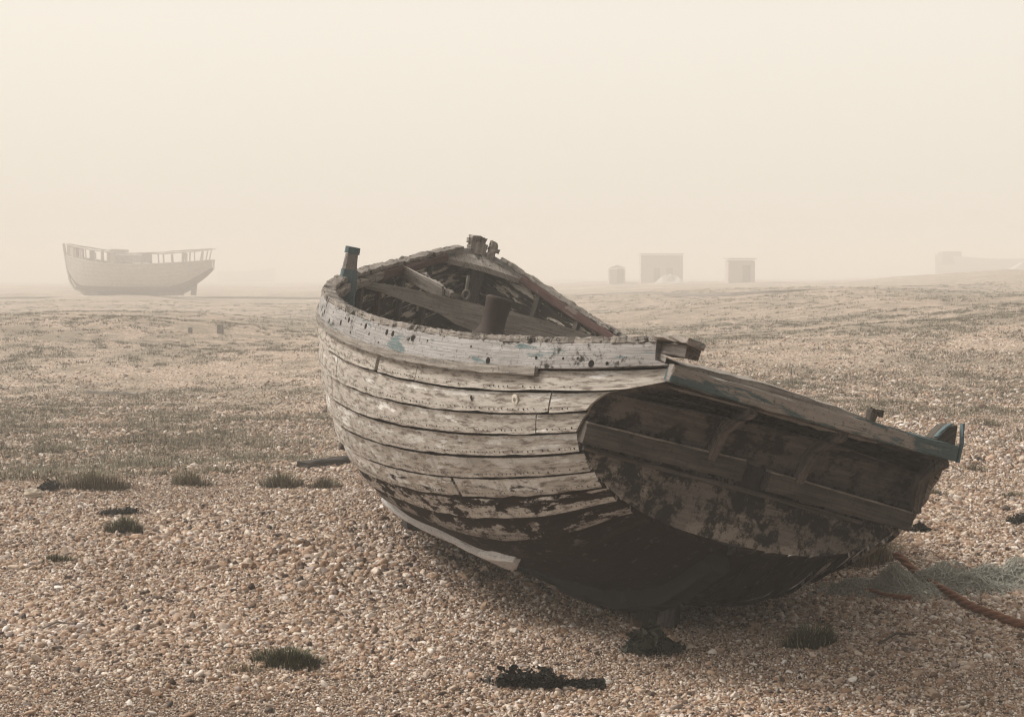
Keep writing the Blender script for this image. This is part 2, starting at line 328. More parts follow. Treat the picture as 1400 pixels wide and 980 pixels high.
# ------------------------------------------------------------------ pebbles (too many to count: one object)
def pebble_mat():
    t = NT('flint pebbles'); oi = t.n('ShaderNodeObjectInfo'); r = oi.outputs['Random']
    c = t.ramp(r, PEB); P = t.n('ShaderNodeNewGeometry').outputs['Position']
    n = t.noise(P, 60, 4, .6)
    c = t.mix(t.math('MULTIPLY', t.step(n, .42, .68), .45), c, (.24, .155, .10))
    c = t.mix(t.math('MULTIPLY', t.step(t.noise(P, 1.3, 4), .40, .68), .22), c, (.24, .165, .11))
    c = t.mix(1., c, (1.20, 1.19, 1.19), 'MULTIPLY')
    return t.bsdf(c, .62)
M['pebble'] = pebble_mat()
def pebbles():
    pts = []
    for y0, y1, dens, sz in ((4.9, 8.5, 15500, .0049), (8.5, 12.5, 6000, .0076), (12.5, 20, 1500, .0120), (20, 34, 420, .0150)):
        xw = y1 * .35 + .6; n = int(dens * 2 * xw * (y1 - y0))
        x = RNG.uniform(-xw, xw, n); y = RNG.uniform(y0, y1, n); k = (np.abs(x) < y * .35 + .6) & (RNG.random(n) > sst(y, np.where(x < 1, 11.5, 14), np.where(x < 1, 34, 34)) * 1.0)
        x, y = x[k], y[k]; s = sz * np.exp(RNG.normal(0, .36, len(x))) * np.clip(1 + .9 * fbm(x * .9, y * .9, 21, 2), .6, 1.6) * (.82 + .38 * sst(y, 6.0, 7.0) * (1 - sst(y, 9, 12)))
        pts.append(np.stack([x, y, s], 1))
    # larger loose stones
    n = 3200; y = RNG.uniform(5, 13, n); x = RNG.uniform(-1, 1, n) * (y * .36 + .8); pts.append(np.stack([x, y, RNG.uniform(.011, .019, n)], 1))
    p = np.vstack(pts); n = len(p); s = p[:, 2]
    sc = np.stack([s * RNG.uniform(.9, 1.5, n), s * RNG.uniform(.75, 1.05, n), s * RNG.uniform(.45, .8, n)], 1)
    rot = np.stack([RNG.normal(0, .5, n), RNG.normal(0, .5, n), RNG.uniform(0, 6.28, n)], 1)
    co = np.stack([p[:, 0], p[:, 1], gz(p[:, 0], p[:, 1]) + sc[:, 2] * RNG.uniform(.0, .9, n)], 1)
    me = bpy.data.meshes.new('pebbles'); me.vertices.add(n); me.vertices.foreach_set('co', co.astype(np.float32).ravel())
    for nm, a in (('scl', sc), ('rot', rot)):
        me.attributes.new(nm, 'FLOAT_VECTOR', 'POINT').data.foreach_set('vector', a.astype(np.float32).ravel())
    me.attributes.new('idx', 'INT', 'POINT').data.foreach_set('value', RNG.integers(0, 5, n).astype(np.int32))
    me.update(); o = bpy.data.objects.new('pebbles', me); COL.objects.link(o)
    tag(o, 'loose tan and grey flint pebbles covering the beach around the boat', 'pebbles', kind='stuff')
    gt = bpy.data.node_groups.new('pebble scatter', 'GeometryNodeTree')
    gt.interface.new_socket('Geometry', in_out='INPUT', socket_type='NodeSocketGeometry'); gt.interface.new_socket('Geometry', in_out='OUTPUT', socket_type='NodeSocketGeometry')
    N = gt.nodes; L = gt.links.new; gi = N.new('NodeGroupInput'); go = N.new('NodeGroupOutput')
    inst = N.new('GeometryNodeInstanceOnPoints'); g2i = N.new('GeometryNodeGeometryToInstance')
    for k in range(5):
        ic = N.new('GeometryNodeMeshIcoSphere'); ic.inputs['Radius'].default_value = 1; ic.inputs['Subdivisions'].default_value = 2
        pos = N.new('GeometryNodeInputPosition'); nz = N.new('ShaderNodeTexNoise'); nz.noise_dimensions = '4D'; nz.inputs['W'].default_value = k * 3.3
        nz.inputs['Scale'].default_value = .8; nz.inputs['Detail'].default_value = 1.5; L(pos.outputs[0], nz.inputs['Vector'])
        sub = N.new('ShaderNodeVectorMath'); sub.operation = 'SUBTRACT'; L(nz.outputs['Color'], sub.inputs[0]); sub.inputs[1].default_value = (.5, .5, .5)
        ml = N.new('ShaderNodeVectorMath'); ml.operation = 'SCALE'; L(sub.outputs[0], ml.inputs[0]); ml.inputs['Scale'].default_value = 1.9
        sp = N.new('GeometryNodeSetPosition'); L(ic.outputs[0], sp.inputs[0]); L(ml.outputs[0], sp.inputs['Offset'])
        ss = N.new('GeometryNodeSetShadeSmooth'); L(sp.outputs[0], ss.inputs[0]); ss.inputs['Shade Smooth'].default_value = k % 2 == 0
        sm = N.new('GeometryNodeSetMaterial'); L(ss.outputs[0], sm.inputs[0]); sm.inputs['Material'].default_value = M['pebble']
        L(sm.outputs[0], g2i.inputs[0])
    def na(nm, ty):
        x = N.new('GeometryNodeInputNamedAttribute'); x.data_type = ty; x.inputs['Name'].default_value = nm; return x.outputs['Attribute']
    L(gi.outputs[0], inst.inputs['Points']); L(g2i.outputs[0], inst.inputs['Instance']); inst.inputs['Pick Instance'].default_value = True
    L(na('idx', 'INT'), inst.inputs['Instance Index']); L(na('rot', 'FLOAT_VECTOR'), inst.inputs['Rotation']); L(na('scl', 'FLOAT_VECTOR'), inst.inputs['Scale'])
    L(inst.outputs[0], go.inputs[0])
    o.modifiers.new('scatter', 'NODES').node_group = gt
pebbles()

# ------------------------------------------------------------------ THE BOAT (boat frame: x forward from the transom, y to port, z up)
BL = 5.7693
def _lag(ts, vs, s):
    o = 0
    for i, a in enumerate(ts):
        q = 1.
        for j, b in enumerate(ts):
            if i != j: q = q * (s - b) / (a - b)
        o = o + q * vs[i]
    return o
T5 = [0, .25, .5, .75, 1.]; TB = [0, .25, .5, .75, .92]
VB = [v / math.sqrt(1 - a) for v, a in zip([.8522, 1.3675, 1.501, 1.1354, .5163], TB)]
def bw(s): return _lag(TB, VB, s) * np.sqrt(np.maximum(1 - s, 0))
def sh(s): return _lag(T5, [1.2367, 1.1041, 1.1694, 1.3875, 1.8739], s)
def kl(s): return _lag(T5, [.5824, .1732, -.0025, .0288, .5012], s)
def sec(s, th):
    s = np.asarray(s, float) + 0 * np.asarray(th, float); th = np.asarray(th, float) + 0 * s
    a = np.clip(th, 0, 1) * np.pi / 2; c, d = np.maximum(np.cos(a), 0), np.sin(a); e1 = .7591 * (1 - s) + .5567 * s; e2 = .9505 * (1 - s) + 1.5172 * s
    b, z, k = bw(s), sh(s), kl(s)
    y = b * c ** e1 + .051 * b * np.maximum(1 - s, 0) ** 3 * np.sin(np.pi * np.clip(th, 0, 1))
    zz = z - (z - k) * d ** e2
    zz = zz - .10 * sst(s, 0, .10) * (1 - sst(s, .16, .42)) * sst(th, .55, .85)
    return np.stack([BL * s, y, zz], -1)
def nrm(s, th):
    e = 1e-3; a = sec(s + e, th) - sec(s - e, th); t0 = np.clip(np.asarray(th) + e, 0, .999); t1 = np.clip(np.asarray(th) - e, 0, .998)
    b = sec(s, t0) - sec(s, t1); n = np.cross(b, a); n /= np.linalg.norm(n, axis=-1)[..., None] + 1e-9
    return n
_n = nrm(np.array([.4]), np.array([.3]))[0]; NS = 1. if _n[1] > 0 else -1.
def hp(s, th, off=0., side=1):
    p = sec(s, th) + nrm(s, th) * NS * np.asarray(off)[..., None] if np.ndim(off) else sec(s, th) + nrm(s, th) * NS * off
    if side < 0: p = p * [1, -1, 1]
    return p
SE_T = [0, .084, .0845, .155, .165, .177, .184, .222, .255, .304, .349, 1.]
SE_S = [-.056, -.060, -.069, -.0725, -.0465, -.036, -.027, -.0165, -.0115, -.005, .001, .001]
def send(th): return np.interp(th, SE_T, SE_S)

boat = empty('fishing_boat')
boat.matrix_world = Matrix(((-.26426, -.92931, .25798, .78816), (.96436, -.25831, .05734, 6.45901), (.01336, .26394, .96445, -.03326), (0, 0, 0, 1)))
BM = boat.matrix_world.copy()
tag(boat, 'large derelict clinker wooden boat tilted on its side on the shingle, blue paint flaking off', 'boat')

TH = [0, .084, .169, .253, .332, .417, .504, .582, .654, .725, .795, .865, .93, .992]
BUTT = {1: [.188, .262, .395, .62], 2: [.021, .29, .392, .66], 3: [.036, .304, .58], 4: [.42, .74], 5: [.425, .7], 6: [.18, .5], 7: [.30, .6], 8: [.24, .5], 9: [.33], 10: [.2, .55]}
def plank(mb, k, side, s0f, s1, lo, hi, tone, dent=0.):
    """one length of plank k; s0f None = runs to the stern edge"""
    n = max(6, int((s1 - (s0f or -.07)) * 150)); m = 5
    q = np.linspace(0, 1, n)[:, None]; f = np.linspace(0, 1, m)[None]
    rag = np.interp(q[:, 0] * (s1 - (s0f or 0)) * 60, np.arange(200), RNG.normal(0, .0017, 200))
    chip = np.maximum(0, np.interp(q[:, 0] * n, np.arange(n), RNG.random(n)) - .93) * .08
    ov = hi + .008 + rag - chip if hi < .98 else np.full(n, hi)
    th = lo + (ov[:, None] - lo) * f
    s0 = send(lo + (hi - lo) * f) if s0f is None else s0f + 0 * f
    s = s0 + (s1 - s0) * (1 - (1 - q) ** 2 if s1 > .99 else q)
    o = .002 + .025 * f + dent + 0 * q
    P = hp(s, th, o, side); Q = hp(s, th, o - .018, side); UV = np.stack([s * BL + side, th * 2.2 + k * .37], -1)
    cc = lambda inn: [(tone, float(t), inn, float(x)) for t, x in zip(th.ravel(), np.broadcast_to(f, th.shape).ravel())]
    fl = side > 0
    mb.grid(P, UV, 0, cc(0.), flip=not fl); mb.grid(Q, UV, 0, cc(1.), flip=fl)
    for a, b, c2 in ((P[:, -1], Q[:, -1], 1), (P[:, 0], Q[:, 0], 0)):
        mb.grid(np.stack([a, b], 1), np.stack([UV[:, -1], UV[:, -1] + .01], 1), 0, [(tone * .10, float(t), 0., .5) for t in np.repeat(th[:, -1 if c2 else 0], 2)], flip=(fl if not c2 else not fl))
    for i in (0, -1):
        mb.grid(np.stack([P[i], Q[i]], 1), np.stack([UV[i], UV[i] + .01], 1), 0, [(tone * .12, float(t), 0., .5) for t in np.repeat(th[i], 2)], flip=(fl if i == 0 else not fl))

hull = MB()
for side in (1, -1):
    for k in range(1, 13):
        cuts = BUTT.get(k, [])
        st = [None] + [c + .0004 for c in cuts]; en = [c - .0005 for c in cuts] + [.9988]
        for j, (a, b) in enumerate(zip(st, en)):
            if k == 6 and j == 1: a += .003
            if k == 1 and j == 2: a += .006
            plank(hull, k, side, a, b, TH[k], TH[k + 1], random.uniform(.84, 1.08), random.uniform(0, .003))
    # rows of nail heads along the plank laps
    for k in range(1, 9):
        for s in np.arange(.002, .75, .0054):
            if random.random() < .22: continue
            th = TH[k + 1] - .006 + random.gauss(0, .0012); s_ = max(s, float(send(th)) + .004) + random.gauss(0, .0006)
            ce = hp(np.array([s_]), np.array([th]), .0285, side)[0]; nn = nrm(np.array([s_]), np.array([th]))[0] * NS * [1, side, 1]
            e1 = np.array([1., 0, 0]); e1 -= nn * (e1 @ nn); e1 /= np.linalg.norm(e1); e2 = np.cross(nn, e1); r = random.uniform(.0034, .0054)
            V = [ce + nn * .002] + [ce + r * (e1 * math.cos(a) + e2 * math.sin(a)) for a in np.arange(6) * math.pi / 3]
            hull.add(V, [(0, i + 1, (i + 1) % 6 + 1) for i in range(6)], [(0, 0)] * 7, 1)
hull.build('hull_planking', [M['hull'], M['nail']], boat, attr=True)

# wale (top plank) with its blue paint, each side a part, plus cap rail, rubbing strake, inner rail, ribs
for side in (1, -1):
    mb = MB(); n = 150; q = np.linspace(0, 1, n)[:, None]; f = np.linspace(0, 1, 5)[None]
    rag = np.convolve(RNG.normal(0, .003, n), np.ones(3) / 3, 'same')[:, None]
    th = -.0 + (.090 + rag * (f > .9)) * f; st_ = send(th) if side > 0 else np.full_like(th, .012); s = st_ + (.9988 - st_) * (1 - (1 - q) ** 1.5)
    P = hp(s, th, .034 + 0 * th, side); Q = hp(s, th, -.002 + 0 * th, side); UV = np.stack([s * BL + 3 * side, th * 2.2], -1); fl = side > 0
    mb.grid(P, UV, flip=not fl); mb.grid(Q, UV, flip=fl)
    mb.grid(np.stack([P[:, -1], Q[:, -1]], 1), np.stack([UV[:, -1], UV[:, -1] + .03], 1), flip=not fl); mb.grid(np.stack([P[:, 0], Q[:, 0]], 1), np.stack([UV[:, 0], UV[:, 0] + .03], 1), flip=fl)
    for i in (0, -1): mb.grid(np.stack([P[i], Q[i]], 1), np.stack([UV[i], UV[i] + .03], 1), flip=(fl if i == 0 else not fl))
    for s_ in np.arange(-.05, .5, .0125):      # bolt holes
        if random.random() < .5: continue
        thh = random.choice((.03, .055, .075)); ce = hp(np.array([s_]), np.array([thh]), .035, side)[0]; r = random.choice((.006, .008, .016))
        a = np.arange(8) * math.pi / 4; nn = nrm(np.array([s_]), np.array([thh]))[0] * NS * [1, side, 1]; e1 = np.array([1., 0, 0]); e1 -= nn * (e1 @ nn); e1 /= np.linalg.norm(e1); e2 = np.cross(nn, e1)
        mb.add([ce + r * (e1 * math.cos(x) + e2 * math.sin(x)) for x in a], [list(range(8))], [(0, 0)] * 8, 1)
    mb.build('wale', [M['wale'], M['dark']], boat)
    # cap rail
    mb = MB(); ss = np.linspace(-.056 if side > 0 else .012, .985, 300); p = hp(ss, 0 * ss, -.005, side); p[:, 2] += .016 + np.convolve(RNG.normal(0, .0032, 300), np.ones(2) / 2, 'same') * (.35 + sst(ss, .3, .5))
    far = sst(ss, .45, .6); hs = 1 + far * np.repeat(RNG.uniform(-.3, .15, 75), 4) + RNG.normal(0, .06, 300); ws = 1 - .12 * far + np.repeat(RNG.normal(0, .07, 60), 5) + RNG.normal(0, .04, 300)
    mb.sweep(p, .082, .030, jit=.0020, hs=hs, ws=ws, bev=.1)
    if side > 0:
        mb.sweep([(-.29, .675, 1.329), (-.42, .663, 1.341), (-.55, .658, 1.344), (-.645, .655, 1.333)], .085, .020, mi=1, jit=.003, res=.04)
        mb.sweep([(-.33, .640, 1.296), (-.58, .632, 1.302)], .06, .046, mi=2, jit=.0008, bev=.06, res=.05)
    mb.build('cap_rail', [M['rotten'], M['blue'], M['knee']], boat)
    mb = MB(); ss = np.linspace(.035, .97, 120); th_ = np.full(120, .103); p = hp(ss, th_, .030, side); nn = nrm(ss, th_) * NS * [1, side, 1]
    k_ = .55 + .45 * sst(ss, .03, .06)
    mb.sweep(p, .034, .040, up=np.cross(nn, np.array([1., 0, 0])), jit=.0012, ws=k_, bev=.1); mb.build('rubbing_strake', M['grey_wood'], boat)
    mb = MB(); ss = np.linspace(.08, .955, 60); p = hp(ss, np.full(60, .05), -.045, side); c_ = 50 if side > 0 else 36; mb.sweep(p[:c_], .045, .06, jit=.003, mi=1); mb.sweep(p[c_ - 1:], .045, .06, jit=.003)
    mb.build('inner_rail', [M['red'], M['rotten']], boat)
    for i, s_ in enumerate(np.arange(.06, .95, .058)):
        mb = MB(); tt = np.linspace(.02, .93, 22); p = hp(s_ + 0 * tt, tt, -.030, side); nn = nrm(s_ + 0 * tt, tt) * NS * [1, side, 1]
        mb.sweep(p, .045, .038, up=nn, jit=.002, bev=.1); mb.build('rib', M['red'] if i % 3 == 1 else M['brown'], boat)

# keel, stem and the heads above the bow
mb = MB(); ss = np.linspace(.012, .955, 50); p = sec(ss, 1 + 0 * ss); p[:, 2] -= .05; mb.sweep(p, .09, .13, jit=.003); mb.build('keel', M['tar'], boat)
mb = MB(); mb.sweep([(5.50, 0, .30), (5.68, 0, .48), (5.775, 0, .75), (5.79, 0, 1.3), (5.80, 0, 1.93)], .10, .13, up=(1, 0, 0), jit=.003, res=.06); mb.build('stem', M['grey_wood'], boat)
mb = MB(); mb.sweep([(5.795, .045, 1.84), (5.80, .050, 1.92), (5.80, .055, 1.975)], .095, .10, up=(1, 0, 0), jit=.007, bev=.3, res=.02)
mb.box((5.79, .10, 1.925), (.05, .03, .04), jit=.004); mb.box((5.79, -.005, 1.955), (.06, .05, .03), jit=.005); mb.build('stem_head', M['rotten'], boat)
mb = MB(); mb.sweep([(5.74, -.085, 1.80), (5.74, -.09, 1.90), (5.74, -.083, 1.965)], .055, .07, up=(1, 0, 0), jit=.007, bev=.3, res=.025); mb.box((5.735, -.1, 1.90), (.05, .075, .03), jit=.005); mb.build('timber_head', M['rotten'], boat)
mb = MB(); ss = np.linspace(.955, .995, 8); g = sec(ss, 0 * ss); g[:, 2] -= .03
V = []; 
for i in range(8): V += [g[i] * [1, .9, 1] , g[i] * [1, 0, 1] + [0, 0, .015], g[i] * [1, -.9, 1]]
V = np.array(V).reshape(8, 3, 3); UV = np.stack([V[..., 0], V[..., 1]], -1); mb.grid(V, UV); mb.grid(V - [0, 0, .04], UV, flip=True); mb.grid(np.stack([V[0], V[0] - [0, 0, .04]], 0), np.stack([UV[0], UV[0] + .04], 0)); mb.build('breasthook', M['rotten'], boat)
mb = MB(); mb.sweep([(5.70, 0, 1.72), (5.66, 0, 1.3), (5.55, 0, .8), (5.3, 0, .35)], .13, .10, up=(1, 0, 0), jit=.003, res=.08); mb.build('apron', M['brown'], boat)

# deck beam across the bow
top = [(1.075, 1.343), (.996, 1.369), (.842, 1.388), (.692, 1.396), (.522, 1.404), (.372, 1.411), (.198, 1.417), (.003, 1.430), (-.243, 1.432), (-.474, 1.424), (-.705, 1.418), (-.90, 1.42)]
bot = [(-.90, 1.385), (-.74, 1.335), (-.55, 1.285), (-.357, 1.262), (-.067, 1.245), (.20, 1.225), (.36, 1.238), (.49, 1.282), (.645, 1.296), (.818, 1.306), (.931, 1.318), (1.066, 1.312)]
mb = MB(); mb.prism([(4.43, y, z) for y, z in top + bot], (.07, 0, 0)); mb.build('deck_beam', M['grey_wood'], boat)
# low floor beams inside, a second beam further aft
for x_ in (1.2, 2.3, 3.3):
    mb = MB(); b_ = float(bw(x_ / BL)); zz = float(kl(x_ / BL)) + .32; mb.sweep([(x_, -b_ * .78, zz + .06), (x_, 0, zz), (x_, b_ * .78, zz + .06)], .08, .12, jit=.004, res=.15); mb.build('floor_beam', M['brown'], boat)

# mooring post, bollard, ring
mb = MB(); mb.sweep([(4.0, 1.225, .85), (4.0, 1.225, 1.19), (4.0, 1.25, 1.395)], .105, .10, up=(1, 0, 0), jit=.002, bev=.22, ws=[1.15, 1.15, .98], hs=[1.1, 1.1, 1], res=.05)
post = mb.build('mooring_post', M['blue_post'], boat)
mb = MB(); mb.sweep([(4.0, 1.25, 1.397), (4.0, 1.262, 1.50)], .090, .092, up=(1, 0, 0), jit=.0015, bev=.22, ws=[1., .82], res=.04); mb.build('bare_band', M['post_wood'], post)
mb = MB(); mb.sweep([(4.0, 1.262, 1.502), (4.0, 1.265, 1.545)], .094, .094, up=(1, 0, 0), jit=.001, bev=.25); mb.build('post_cap', M['blue_post'], post)
mb = MB(); mb.box((3.97, 1.30, 1.25), (.09, .07, .10), jit=.004); mb.build('cleat', M['blue_post'], post)
def lathe(mb, c, prof, n=20, axis=None):
    a = np.linspace(0, 2 * np.pi, n, endpoint=False); V = np.array([[(c[0] + r * math.cos(x), c[1] + r * math.sin(x), c[2] + z) for x in a] for r, z in prof])
    UV = np.array([[(x * r, z) for x in a] for r, z in prof]); mb.grid(V, UV, closed=True, smooth=True)
    mb.add(V[-1].tolist(), [list(range(n))], [(0, 0)] * n); mb.add(V[0].tolist(), [list(range(n))[::-1]], [(0, 0)] * n)
mb = MB(); lathe(mb, (3.9, .235, 1.19), [(.125, 0), (.125, .025), (.10, .05), (.082, .09), (.080, .16), (.086, .22), (.092, .27), (.093, .285), (.085, .29), (.078, .293)]); bol = mb.build('bollard', M['iron'], boat)
mb = MB(); mb.sweep([(3.9, .235, 1.19), (3.9, .235, .12)], .2, .2, up=(1, 0, 0), jit=.004, res=.12); mb.build('bollard_post', M['brown'], bol)
mb = MB(); a = np.linspace(0, 2 * np.pi, 25); mb.tube(np.stack([5.0 + 0 * a, .203 +   .024 * np.cos(a), 1.475 + .034 * np.sin(a)], 1), .009, 7, caps=False); mb.tube([(5.02, .205, 1.51), (5.02, .21, 1.56), (5.03, .215, 1.62)], .012, 6)
mb.build('iron_ring', M['pale_iron'], boat)

# stern: lute (overhanging counter), transom, knees, rubbing boards, rail
LT = np.r_[np.linspace(.158, .19, 10), np.linspace(.20, .36, 12)]; LP = sec(send(LT), LT)
def lx(z): return np.interp(z, LP[::-1, 2], LP[::-1, 0])
yy = np.linspace(-1, 1, 25); V = np.stack([np.stack([np.full(25, p[0] + .004), yy * (p[1] + .002), np.full(25, p[2])], 1) for p in LP]); V[0, :, 0] = -.43
dl = np.r_[0, np.cumsum(np.linalg.norm(np.diff(LP, axis=0), axis=1))]; UV = np.stack(np.broadcast_arrays(V[..., 1], dl[:, None]), -1)
mb = MB(); mb.grid(V, UV, smooth=True); mb.grid(V + [.03, 0, .004], UV, flip=True, smooth=True); mb.build('counter', M['lute'], boat)
tt = np.linspace(.34, 1, 30); tp = sec(0 * tt + .001, tt); poly = [(0.002, p[1] + .012, p[2]) for p in tp] + [(0.002, -p[1] - .012, p[2]) for p in tp[-2::-1]]
mb = MB(); mb.prism(poly, (.04, 0, 0)); mb.build('transom', M['transom'], boat)
mb = MB(); mb.sweep([(-.040, .797, .886), (-.040, .062, .898)], .08, .088, jit=.002, res=.1); mb.sweep([(-.043, .795, .931), (-.043, .064, .943)], .066, .008, jit=.0014, mi=1, res=.05); mb.build('rubbing_board', [M['rub'], M['grey_wood']], boat)  # pale top strip: worn edge plus its skylit highlight, painted in lighter wood
mb = MB(); mb.sweep([(-.040, -.058, .882), (-.040, -.775, .862)], .08, .082, jit=.002, res=.1); mb.sweep([(-.043, -.060, .924), (-.043, -.773, .904)], .066, .008, jit=.0014, mi=1, res=.05); mb.build('rubbing_board', [M['rub'], M['grey_wood']], boat)  # starboard board has the same worn, painted-on lit top edge
mb = MB(); mb.sweep([(-.014, .765, .824), (-.014, .04, .818), (-.014, -.57, .806)], .03, .02, jit=.0015, res=.1); mb.build('moulding', M['rub'], boat)
mb = MB(); mb.sweep([(-.012, .0, .822), (-.014, 0, .94)], .10, .02, up=(1, 0, 0), jit=.003, res=.03); mb.build('gudgeon', M['black_wood'], boat)
for y0, y1 in ((.222, .247), (-.20, -.165), (-.785, -.640)):
    mb = MB(); z_ = np.linspace(.925, 1.168, 16); x_ = lx(z_) - .030; y_ = np.interp(z_, [.925, 1.168], [y0, y1]); tg = np.stack([-np.gradient(z_), 0 * z_, np.gradient(x_)], 1)
    mb.sweep(np.stack([x_, y_, z_], 1), .036, .07, up=(-1, 0, -.6), jit=.002, bev=.12); mb.build('knee', M['knee'], boat)
mb = MB(); V = [(-.443, .650, 1.2065), (-.443, .3, 1.203), (-.443, -.2, 1.199), (-.443, -.650, 1.197)]; mb.sweep(V, .075, .068, jit=.0022, res=.06, bev=.12); rail = mb.build('stern_rail', M['blue'], boat)
mb = MB(); y_ = np.linspace(.60, -.33, 22); z1 = np.interp(-y_, [-.6, -.542, -.293, -.127, .044, .16, .33], [1.266, 1.271, 1.279, 1.277, 1.268, 1.262, 1.243])
P = np.stack([np.stack([np.full(22, -.385), y_, 0 * z1 + 1.15], 1), np.stack([np.full(22, -.385), y_, z1 - .012], 1), np.stack([np.full(22, -.25), y_, z1], 1), np.stack([np.full(22, -.25), y_, 0 * z1 + 1.12], 1)], 1) + RNG.normal(0, .0025, (22, 4, 3))
mb.grid(P, np.stack([P[..., 1], P[..., 0] + P[..., 2]], -1)); mb.build('coaming', M['grey_wood'], boat)
mb = MB(); x_ = np.linspace(-.36, .55, 8); V = np.stack([np.stack([np.full(9, x), np.linspace(-1, 1, 9) * (float(bw(x / BL)) - .06), 1.135 - .03 * np.linspace(-1, 1, 9) ** 2], 1) for x in x_]); UV = V[..., :2]
mb.grid(V, UV); mb.grid(V - [0, 0, .03], UV, flip=True); mb.build('stern_deck', M['grey_wood'], boat)
mb = MB(); mb.sweep([(-.44, -.25, 1.235), (-.44, -.248, 1.272)], .03, .035, up=(1, 0, 0), jit=.003); mb.box((-.44, -.262, 1.275), (.02, .05, .02), jit=.003); mb.build('peg', M['brown'], boat)
mb = MB(); mb.prism([(-.44, -.562, 1.235), (-.44, -.600, 1.298), (-.44, -.640, 1.312), (-.44, -.655, 1.20)], (.09, 0, 0))
mb.sweep([(-.462, -.668, 1.165), (-.462, -.664, 1.25), (-.455, -.650, 1.325)], .010, .022, up=(1, 0, 0), mi=1, jit=.001, res=.04)
mb.sweep([(-.455, -.545, 1.240), (-.45, -.575, 1.285), (-.45, -.602, 1.310)], .010, .025, up=(1, 0, 0), mi=1, jit=.001, res=.03)
mb.build('quarter_post', [M['brown'], M['blue_post']], boat)
mb = MB(); hc = hp(np.array([.105]), np.array([.213]), .0225, 1)[0]; hn = nrm(np.array([.105]), np.array([.213]))[0] * NS; e1 = np.array([1., 0, 0]); e1 -= hn * (e1 @ hn); e1 /= np.linalg.norm(e1); e2 = np.cross(hn, e1)
mb.add([hc + .011 * (e1 * math.cos(a) * .8 + e2 * math.sin(a) * 1.2) * random.uniform(.85, 1.1) for a in np.arange(9) * .698], [list(range(9))], [(0, 0)] * 9); mb.build('hawse_hole', M['dark'], boat)
# oval plate on the side
pc = hp(np.array([.055]), np.array([.212]), .019, 1)[0]; pn = nrm(np.array([.055]), np.array([.212]))[0] * NS; e1 = np.array([1., 0, 0]); e1 -= pn * (e1 @ pn); e1 /= np.linalg.norm(e1); e2 = np.cross(pn, e1)
mb = MB(); a = np.linspace(0, 2 * np.pi, 24, endpoint=False); ring = lambda k, o: [pc + pn * o + .021 * k * e1 * math.cos(x) + .024 * k * e2 * math.sin(x) for x in a]
V = np.array([ring(1, -.01), ring(1, .003), ring(.8, .004)]); mb.grid(V, V[..., :2], closed=True); mb.add(ring(.8, .004), [list(range(24))], [(0, 0)] * 24)
mb.add(ring(.38, .0052), [list(range(24))], [(0, 0)] * 24, 1); mb.build('oval_plate', [M['white'], M['grey_wood']], boat)
# bilge runner
mb = MB(); ss = np.linspace(.60, .185, 50); tt = np.interp(ss, [.185, .24, .3, .45, .6], [.805, .83, .845, .85, .80]); p = hp(ss, tt, .035, 1); nn = nrm(ss, tt) * NS
tap = np.clip(np.minimum(1, (ss - .175) / .05), .15, 1); mb.sweep(p, .15, .055, up=nn, jit=.001, ws=tap, hs=.6 + .4 * tap); mb.build('bilge_runner', M['runner'], boat)

# loose board lying across the bow
mb = MB()
for k_ in (0,):
    A = np.array([5.0, .735, 1.522]); B = np.array([4.56, .475, 1.435]); mb.sweep([A, B], .022, .10, up=(.25, .55, .8), jit=.002, res=.06)
lb = mb.build('loose_board', M['grey_wood']); lb.matrix_world = BM; tag(lb, 'grey loose board propped on the deck beam inside the tilted boat', 'board')
mb = MB(); mb.sweep([(4.80, .60, 1.52), (4.62, .475, 1.455), (4.52, .42, 1.435)], .03, .045, up=(.2, .5, .8), jit=.006, res=.03); sp_ = mb.build('wood_splinter', M['post_wood']); sp_.matrix_world = BM
tag(sp_, 'short ochre broken splinter of wood lying against the grey loose board', 'splinter')

# timbers the boat is shored up on
p0 = at(893, 860)
def timber(name, pts, w, h, mat, label, cat, up=(0, 1, 0), jit=.004, group=None):
    mb = MB(); P = np.array(pts, float); o0 = P.mean(0); mb.sweep(P - o0, w, h, up=up, jit=jit, res=.07); o = mb.build(name, mat); o.location = o0; tag(o, label, cat, group); return o
timber('prop_timber', [(p0.x + .01, p0.y + .12, p0.z - .08), (p0.x + .03, p0.y + .14, .34)], .25, .20, M['black_wood'], 'dark upright baulk propping up the stern of the tilted boat', 'timber')
timber('prop_timber', [(p0.x + .05, p0.y - .01, p0.z + .02), (p0.x + .11, p0.y + .0, p0.z + .27)], .075, .09, M['knee'], 'thin slanting timber leaning beside the upright baulk under the stern', 'timber')
timber('cross_timber', [(p0.x - .12, p0.y - .0, p0.z + .20), (p0.x + .02, p0.y - .03, p0.z + .225)], .10, .085, M['knee'], 'short cross timber lying level beneath the stern, end facing out', 'timber', up=(0, 0, 1))
p1 = at(572, 728)
timber('chock_block', [(p1.x - .10, p1.y + .1, p1.z + .05), (p1.x + .55, p1.y + .25, p1.z + .06)], .18, .16, M['black_wood'], 'dark wooden chock wedged under the bow half of the tilted hull', 'chock', up=(0, 0, 1))
pa, pb = at(414, 641), at(520, 632)
timber('driftwood_plank', [(pa.x, pa.y, pa.z + .03), (pb.x, pb.y, pb.z + .05)], .16, .07, M['black_wood'], 'dark plank lying on the shingle left of and behind the big boat', 'plank', up=(0, 0, 1))

